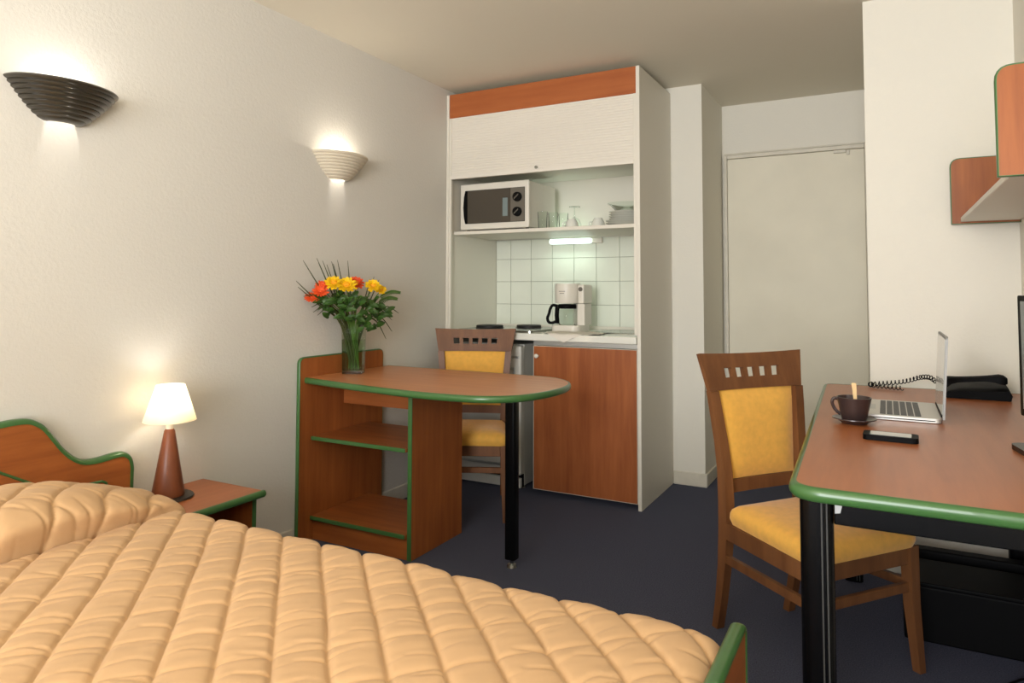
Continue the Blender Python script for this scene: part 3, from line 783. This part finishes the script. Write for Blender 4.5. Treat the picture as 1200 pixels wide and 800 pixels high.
for p in tips+low:
    P = Vector(p); lowp = p in low
    m0 = Vector((vx+(P.x-vx)*.25, vy+(P.y-vy)*.25, .985)); bend = Vector((0, 0, .055 if lowp else .0))
    m1 = m0.lerp(P, .55)+bend
    pl = smooth_outline([(vx+random.uniform(-.015, .015), vy+random.uniform(-.015, .015), .77), tuple(m0), tuple(m1), p], False, 6)
    n_ = len(pl); tube(bm, pl, [.0040*(1-.85*(i/n_)**3) for i in range(n_)], 5)
gb = obj('grass_blade', bm, m_blade, smooth=True); tag(gb, 'thin dark grass blades fanning out of the bouquet', 'foliage'); gb['kind'] = 'stuff'
def fern(tip, start, label):
    t = thing('fern_frond', label, 'foliage', tip)
    bm = B(); S, E_ = Vector(start), Vector(tip); stem_to(bm, S, .0018)
    pl = smooth_outline([tuple(S), tuple(S.lerp(E_, .5)+Vector((0, 0, .012))), tuple(E_)], False, 8); tube(bm, pl, .0012, 5); obj('stem', bm, m_stem, t, smooth=True)
    bm = B()
    for i, p in enumerate(pl[1:]):
        P = Vector(p); d_ = (E_-S).normalized()
        for s in (-1, 1):
            side = Vector((.3*s, .1, .9*s)).normalized(); L = .030*(1-i/len(pl)*.7)
            leaf(bm, P, P+(d_*.9+side*.8).normalized()*L, .0035)
    obj('leaflets', bm, m_fern, t)
fern((0.199, -0.713, 1.132), (.165, -.83, 1.11), 'feathery fern frond pointing right, level with the blooms')
fern((0.196, -0.733, 1.100), (.165, -.84, 1.085), 'feathery fern frond pointing right, under the upper one')

# ------------------------------------------------------------------ chairs
def make_chair(label):
    t = thing('dining_chair', label, 'chair', group='matching cherry wood chairs with yellow pads')
    # local frame: y forward, x sideways
    prof = [(.175, -.050, 0), (.1765, -.028, .10), (.179, -.008, .22), (.182, .003, .34), (.184, .006, .44), (.186, .003, .54), (.193, -.006, .64), (.203, -.018, .74), (.2087, -.0265, .803)]
    for s in (-1, 1):
        bm = B()
        rings = []
        for i, (x, y, z) in enumerate(prof):
            w_ = .015 if i < 3 else .0175
            d_ = [.013, .015, .018, .020, .020, .018, .015, .013, .012][i]
            rings.append([(s*(x-w_)+u*w_, y+v*d_, z) for u, v in ((-1, -1), (1, -1), (1, 1), (-1, 1))])
        loft(bm, rings); softbevel(bm, .004, 2, 50)
        obj('rear_leg', bm, m_chair, t, smooth=True)
    def arc(x, sag): return -sag*(1-(x/.235)**2)
    # top rail with five square holes
    z0, z1 = .800, .927
    hx = [-.116, -.058, 0, .058, .116]; hw = .0180
    xs = [-1.0]; 
    xl = [-.2351, -.175]
    for c_ in hx: xl += [c_-hw, c_+hw]
    xl += [.175, .2351]
    xl = sorted(xl+[-.084, -.028, .028, .084, -.145, .145])
    zl = [z0, .825, .842, .876, .900, z1]
    bm = B(); V = {}
    for i, x in enumerate(xl):
        for j, z in enumerate(zl):
            q = (z-z0)/(z1-z0)
            hwid = .2085+(.2325-.2085)*q
            xx = x*(hwid/.2351)
            V[i, j] = bm.verts.new((xx, -.034-.026*q+arc(x, .016), z - (.006*q*(1-(x/.2351)**2))))
    for i in range(len(xl)-1):
        for j in range(len(zl)-1):
            cxm = (xl[i]+xl[i+1])/2
            hole = any(abs(cxm-c_) < hw for c_ in hx) and zl[j] >= .842-1e-6 and zl[j+1] <= .876+1e-6
            if not hole: bm.faces.new((V[i, j], V[i+1, j], V[i+1, j+1], V[i, j+1]))
    solid(bm, .015)
    obj('top_rail', bm, m_chair, t)
    # upholstered back pad
    bm = B(); rings = []
    for j in range(9):
        q = j/8; z = .505+.298*q; hwid = .150+.026*q; yb = .006-.030*q**1.2
        ring = []
        for i in range(13):
            x = -hwid+2*hwid*i/12; e = (1-(2*i/12-1)**6)*(1-(2*q-1)**8)
            ring.append((x, yb-.006+arc(x, .012)+.020*e, z))
        for i in range(12, -1, -1):
            x = -hwid+2*hwid*i/12; e = (1-(2*i/12-1)**6)*(1-(2*q-1)**8)
            ring.append((x, yb-.008+arc(x, .012)-.010*e, z))
        rings.append(ring)
    loft(bm, rings); obj('back_pad', bm, m_yel, t, 'yellow upholstered back panel', smooth=True)
    bm = B(); loft(bm, [[(x, y+arc(x, .012), z) for y, z in ((-.012, .462), (.012, .462), (.010, .5045), (-.014, .5045))] for x in [-.153+.306*i/10 for i in range(11)]]); obj('lower_rail', bm, m_chair, t)
    # frame round the back pad
    for s in (-1, 1):
        bm = B(); loft(bm, [[(s*a, y-.007, z), (s*b_, y-.007, z), (s*b_, y+.010, z), (s*a, y+.010, z)] for a, b_, y, z in ((.1505, .1525, .0, .505), (.1765, .1795, -.026, .798))]); obj('pad_bead', bm, m_chair, t)
    # seat pad
    so = rounded([(-.178, .028), (.178, .028), (.224, .425), (-.224, .425)], [.02, .02, .045, .045], 6)
    bm = B(); n_ = len(so); cxs, cys = 0, .23
    lv = [(.372, 1.0, 0), (.392, 1.005, 0), (.408, .998, 0), (.420, .975, 0), (.432, .90, 0), (.441, .72, 0), (.446, .45, 0), (.448, .15, 0)]
    loft(bm, [[(cxs+(x-cxs)*s, cys+(y-cys)*s, z) for x, y in so] for z, s, _ in [(.372, .97, 0)]+lv[1:]]); obj('seat_pad', bm, m_yel, t, 'yellow upholstered seat', smooth=True)
    # rails
    for s in (-1, 1):
        bm = B(); loft(bm, [[(s*(xo-.020), y, z0_), (s*xo, y, z0_), (s*xo, y, .3715), (s*(xo-.020), y, .3715)] for xo, y, z0_ in ((.182, .022, .318), (.213, .398, .318))]); obj('side_rail', softbevel(bm, .002, 1, 60), m_chair, t)
        bm = B(); loft(bm, [[(s*(xo-.016), y, z-.013), (s*xo, y, z-.013), (s*xo, y, z+.013), (s*(xo-.016), y, z+.013)] for xo, y, z in ((.178, .010, .250), (.209, .400, .255))]); obj('stretcher', bm, m_chair, t)
        bm = B(); bar(bm, [(s*.2085, .4155, 0), (s*.2035, .400, .20), (s*.2005, .397, .3715)], [.0125, .0165, .0185], [.0125, .0165, .0185]); softbevel(bm, .003, 1, 50); obj('front_leg', bm, m_chair, t)
    bm = B(); box(bm, -.181, .181, .387, .408, .318, .3715, .002, 1); obj('front_rail', bm, m_chair, t)
    bm = B(); box(bm, -.165, .165, -.006, .014, .318, .3715, .002, 1); obj('rear_rail', bm, m_chair, t)
    bm = B(); box(bm, -.186, .186, .390, .406, .235, .263, .002, 1); obj('stretcher', bm, m_chair, t)
    return t
ch = make_chair('cherry wood chair with yellow pads pulled up to the desk')
ch2 = dup(ch, (.327, -.192, 0), 3.57, 'cherry wood chair with yellow pads tucked behind the rounded dining table')
ch.location = (1.979, -.972, 0); ch.rotation_euler = (0, 0, -2.235)

# ------------------------------------------------------------------ desk
t = thing('desk', 'long cherry wood desk with thick green edge on black metal legs', 'desk', (2.5, -1.15, 0))
do = [(2.196, -2.022), (2.822, -2.022), (2.822, -.268), (2.140, -.300)]
dl = rounded(do, [.055, 0, 0, .035], 7)
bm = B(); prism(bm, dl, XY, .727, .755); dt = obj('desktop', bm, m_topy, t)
bm = B(); band(bm, dl, XY, .7262, .7556, .012, .003); obj('edging', bm, m_green, dt, 'thick green rounded edging', smooth=True)
def dleg(x, y):
    bm = B(); prism(bm, rounded([(x-.033, y-.028), (x+.033, y-.028), (x+.033, y+.028), (x-.033, y+.028)], .022, 5), XY, .004, .7255); o = obj('leg', bm, m_blackm, t, smooth=True)
    bm = B()
    for gx in (.010, .020): box(bm, x+gx, x+gx+.003, y-.030, y-.0275, .01, .72)
    obj('leg_rib', bm, m_dgr, o, 'thin grey rib down the leg')
dleg(2.229, -1.90); dleg(2.235, -.42); dleg(2.775, -.42); dleg(2.775, -1.90)
fr_ = B(); box(fr_, 2.263, 2.741, -1.912, -1.888, .655, .7255, .003); obj('cross_rail', fr_, m_blackm, t)
fr_ = B(); box(fr_, 2.269, 2.741, -.432, -.408, .655, .7255, .003); obj('cross_rail', fr_, m_blackm, t)
bm = B(); prism(bm, [(2.2655, .7250), (2.298, .7250), (2.292, .708), (2.280, .700), (2.276, .682), (2.2655, .680)], XZ, -1.918, -1.9125); obj('corner_bracket', bm, m_alu, t, 'pale corner bracket at the leg top')
# black things under the desk
b1 = thing('storage_box', 'long black low box on the carpet under the desk', 'box', (2.62, -.74, 0))
obj('body', box(B(), 2.40, 2.815, -.85, -.62, 0, .178, .006), m_black, b1)
obj('lid', box(B(), 2.396, 2.819, -.856, -.614, .1785, .192, .004), m_black, b1)
b2 = thing('floor_panel', 'black panel standing behind the low box under the desk', 'panel', (2.62, -.50, 0))
obj('panel', box(B(), 2.445, 2.80, -.56, -.50, .03, .205, .008), m_black, b2)
for x in (2.48, 2.76): obj('foot', box(B(), x-.015, x+.015, -.59, -.47, 0, .0295, .003), m_black, b2)
b3 = thing('cable_box', 'black power box hanging below the desk rail at the right', 'box', (2.74, -.9, 0))
bm = B(); box(bm, 2.70, 2.815, -1.25, -1.05, .60, .7255, .008); obj('casing', bm, m_black, b3)
bm = B(); pl = smooth_outline([(2.75, -1.13, .600), (2.77, -1.10, .42), (2.74, -1.05, .20), (2.72, -.98, .03), (2.69, -.99, .006), (2.65, -1.05, .006), (2.66, -1.13, .006), (2.72, -1.16, .006), (2.79, -1.10, .006)], False, 8); tube(bm, pl, .0035, 8); obj('cable', bm, m_black, b3, smooth=True)

# ------------------------------------------------------------------ things on the desk
ZD = .7558
# cup, saucer, stirrer
cx, cy = 2.279, -1.235
t = thing('saucer', 'dark aubergine saucer under the coffee mug on the desk', 'saucer', (cx, cy, ZD))
bm = B(); lathe(bm, [(0, ZD), (.034, ZD), (.037, ZD+.004), (.055, ZD+.013), (.060, ZD+.014), (.0595, ZD+.0165), (.036, ZD+.0062), (0, ZD+.005)], cx, cy, 40); obj('dish', bm, m_cup, t, smooth=True)
t = thing('mug', 'dark aubergine mug with a looped handle on its saucer', 'mug', (cx, cy, ZD+.006))
z = ZD+.0065
bm = B(); lathe(bm, [(0, z), (.030, z), (.033, z+.003), (.040, z+.035), (.0475, z+.070), (.0445, z+.070), (.037, z+.035), (.030, z+.008), (0, z+.007)], cx, cy, 40); mg = obj('body', bm, m_cup, t, smooth=True)
bm = B(); pl = smooth_outline([(cx-.043, cy-.008, z+.063), (cx-.053, cy-.010, z+.064), (cx-.058, cy-.011, z+.052), (cx-.052, cy-.010, z+.034), (cx-.037, cy-.006, z+.018)], False, 6); tube(bm, pl, .0048, 8); obj('handle', bm, m_cup, t, smooth=True)
bm = B(); lathe(bm, [(0, z+.052), (.040, z+.052)], cx, cy, 28); solid(bm, .002); obj('coffee', bm, m_coffee, t, 'dark coffee inside')
bm = B(); bar(bm, [(cx+.010, cy+.010, z+.012), (cx+.004, cy-.002, z+.06), (cx+.001, cy-.008, z+.112)], [.0035, .0045, .0065], [.001, .001, .001]); tag(obj('stirrer', bm, m_stick), 'flat wooden stirrer standing in the mug', 'stirrer')
# smartphone
t = thing('smartphone', 'black smartphone lying face up in front of the laptop', 'phone', (2.372, -1.442, ZD))
ra_ = math.radians(-2)
def rp_(pts, c_, a):
    return [(c_[0]+math.cos(a)*u-math.sin(a)*v, c_[1]+math.sin(a)*u+math.cos(a)*v) for u, v in pts]
bm = B(); prism(bm, rp_(rounded([(-.064, -.034), (.064, -.034), (.064, .034), (-.064, .034)], .014), (2.372, -1.442), ra_), XY, ZD, ZD+.0135); softbevel(bm, .003, 2, 60); ph = obj('case', bm, m_black, t, smooth=True)
bm = B(); prism(bm, rp_(rounded([(-.048, -.026), (.048, -.026), (.048, .026), (-.048, .026)], .003), (2.372, -1.442), ra_), XY, ZD+.0136, ZD+.0142); obj('screen', bm, m_scr, ph, 'pale reflecting screen')
# laptop
t = thing('laptop', 'open silver laptop seen from its side on the desk', 'laptop', (2.39, -.95, ZD))
bm = B(); prism(bm, rounded([(2.262, -1.130), (2.506, -1.130), (2.506, -.790), (2.262, -.790)], .014), XY, ZD+.001, ZD+.0135); softbevel(bm, .002, 1, 60); lb = obj('base', bm, m_lsil, t)
bm = B()
for i in range(6):
    for j in range(14):
        x0 = 2.345+.0188*i; y0 = -1.105+.0208*j
        box(bm, x0, x0+.0158, y0, y0+.0178, ZD+.0137, ZD+.0152)
obj('keyboard', bm, m_key, lb, 'dark keys')
obj('touchpad', box(B(), 2.275, 2.332, -1.01, -.91, ZD+.0136, ZD+.0141), m_alu, lb)
bm = B(); box(bm, 2.283, 2.49, -1.1312, -1.1300, ZD+.005, ZD+.0075); obj('side_slot', bm, m_black, lb)
bm = B()
def lidpt(u, v, w_): return (2.508+v*.055+w_, u, ZD+.012+v)
prism(bm, rounded([(-1.130, 0), (-.790, 0), (-.790, .243), (-1.130, .243)], [0, 0, .012, .012]), lidpt, 0, .006); ld = obj('lid', bm, m_lid, t)
bm = B(); prism(bm, rounded([(-1.122, .012), (-.798, .012), (-.798, .236), (-1.122, .236)], .004), lidpt, -.0012, -.0002); obj('screen', bm, m_lscr2, ld, 'glossy grey screen')
bm = B(); tube(bm, [(2.510, -1.10, ZD+.0175), (2.510, -.82, ZD+.0175)], .0045, 10); obj('hinge', bm, m_black, ld)
# telephone with coiled cord
t = thing('telephone', 'black desk telephone with handset and coiled cord by the wall', 'telephone', (2.65, -.45, ZD))
bm = B()
loft(bm, [[(x, y, z) for x, z in ((2.556, ZD), (2.752, ZD), (2.757, ZD+.018), (2.748, ZD+h_), (2.600, ZD+h_*.80), (2.556, ZD+.020))] for y, h_ in ((-.52, .034), (-.50, .042), (-.34, .060), (-.32, .052))])
softbevel(bm, .004, 2, 25); tb = obj('phone_body', bm, m_black, t, smooth=True)
bm = B()
hs = [(2.550, ZD+.046), (2.575, ZD+.062), (2.640, ZD+.070), (2.705, ZD+.075), (2.745, ZD+.070)]
loft(bm, [[(x, -.488+u*sy, z+v*sz) for u, v in ((-1, -1), (1, -1), (1, .6), (.6, 1), (-.6, 1), (-1, .6))] for (x, z), sy, sz in zip(smooth_outline(hs, False, 3), [.018, .024, .026, .022, .018, .018, .018, .018, .018, .022, .026, .025, .018], [.010, .016, .018, .013, .010, .009, .009, .009, .010, .012, .016, .016, .010])])
obj('handset', bm, m_black, t, smooth=True)
bm = B()
path = smooth_outline([(2.553, -.488, ZD+.040), (2.530, -.470, ZD+.050), (2.508, -.440, ZD+.062), (2.480, -.400, ZD+.056), (2.44, -.37, ZD+.038), (2.40, -.35, ZD+.026), (2.35, -.335, ZD+.018), (2.318, -.330, ZD+.012), (2.305, -.345, ZD+.012), (2.318, -.365, ZD+.010), (2.36, -.375, ZD+.010), (2.42, -.40, ZD+.010)], False, 30)
coil = []
acc = 0; pv = Vector(path[0])
for i, p in enumerate(path):
    P = Vector(p); acc += (P-pv).length; pv = P
    q = Vector(path[min(i+1, len(path)-1)])-Vector(path[max(i-1, 0)])
    tdir = q.normalized(); a_ = Vector((0, 0, 1)); b_ = tdir.cross(a_).normalized()
    ph_ = acc/.0135*2*PI; rr = .0085 if 12 < i < len(path)-4 else .001
    coil.append(P+(a_*math.cos(ph_)+b_*math.sin(ph_))*rr)
# resample finely for a smooth helix
fine = []
acc = 0
for i in range(len(path)-1):
    for s in range(5):
        q0 = Vector(path[i]).lerp(Vector(path[i+1]), s/5); acc2 = acc+(Vector(path[i+1])-Vector(path[i])).length*s/5
        tdir = (Vector(path[i+1])-Vector(path[i])).normalized(); a_ = Vector((0, 0, 1)); b_ = tdir.cross(a_).normalized()
        rr = .0080*min(1, max(0.08, (i-8)/14)); ph_ = acc2/.0150*2*PI
        fine.append(q0+(a_*math.cos(ph_)+b_*math.sin(ph_))*rr)
    acc += (Vector(path[i+1])-Vector(path[i])).length
tube(bm, fine, .0019, 6); obj('coiled_cord', bm, m_black, t, 'black coiled handset cord', smooth=True)
# monitor at the right edge of the picture
t = thing('monitor', 'black flat screen monitor on the desk at the right edge of the picture', 'monitor', (2.72, -1.60, ZD))
A_, Bq = Vector((2.652, -1.45)), Vector((2.800, -1.90))
dd = (Bq-A_).normalized(); nn = Vector((-dd.y, dd.x)); nn = nn if nn.x > 0 else -nn
fm = lambda u, v, w_: (A_.x+dd.x*u+nn.x*w_, A_.y+dd.y*u+nn.y*w_, v)
bm = B(); prism(bm, rounded([(0, .845), (.47, .845), (.47, 1.135), (0, 1.135)], .006), fm, 0, .022); mo = obj('casing', bm, m_blackm, t)
bm = B(); prism(bm, [(.014, .862), (.456, .862), (.456, 1.121), (.014, 1.121)], fm, -.0012, -.0002); obj('screen', bm, m_lscr, mo)
bm = B(); prism(bm, [(.20, .762), (.27, .762), (.27, .90), (.20, .90)], fm, .0225, .040); obj('stand_neck', bm, m_black, t)
bm = B(); bo = [(cx_, cy_) for cx_, cy_ in rounded([(2.632, -1.40), (2.76, -1.36), (2.815, -1.74), (2.70, -1.80)], .03)]
prism(bm, bo, XY, ZD, ZD+.012); softbevel(bm, .003, 2, 60); obj('stand_base', bm, m_blackm, t, smooth=True)

# ------------------------------------------------------------------ wall shelf
t = thing('wall_shelf', 'cherry wood wall shelf with white board between two rounded end panels', 'shelf', (2.72, -.95, 1.4))
def endp(y0, y1, z0, z1, nm):
    o_ = rounded([(2.605, z0), (XR-.002, z0), (XR-.002, z1), (2.605, z1)], [0, 0, 0, .035])
    bm = B(); prism(bm, o_, XZ, y0, y1); e = obj('end_panel', bm, m_wz, t)
    bm = B(); band(bm, o_, XZ, y0-.0005, y1+.0005, .003, .002); obj('edging', bm, m_green, e, 'green edging', smooth=True)
endp(-.292, -.274, 1.412, 1.672, 'far'); endp(-1.590, -1.572, 1.412, 1.672, 'near')
obj('shelf_board', box(B(), 2.635, XR-.002, -1.5705, -.2935, 1.420, 1.438, .002, 1), m_white, t, 'white shelf board')
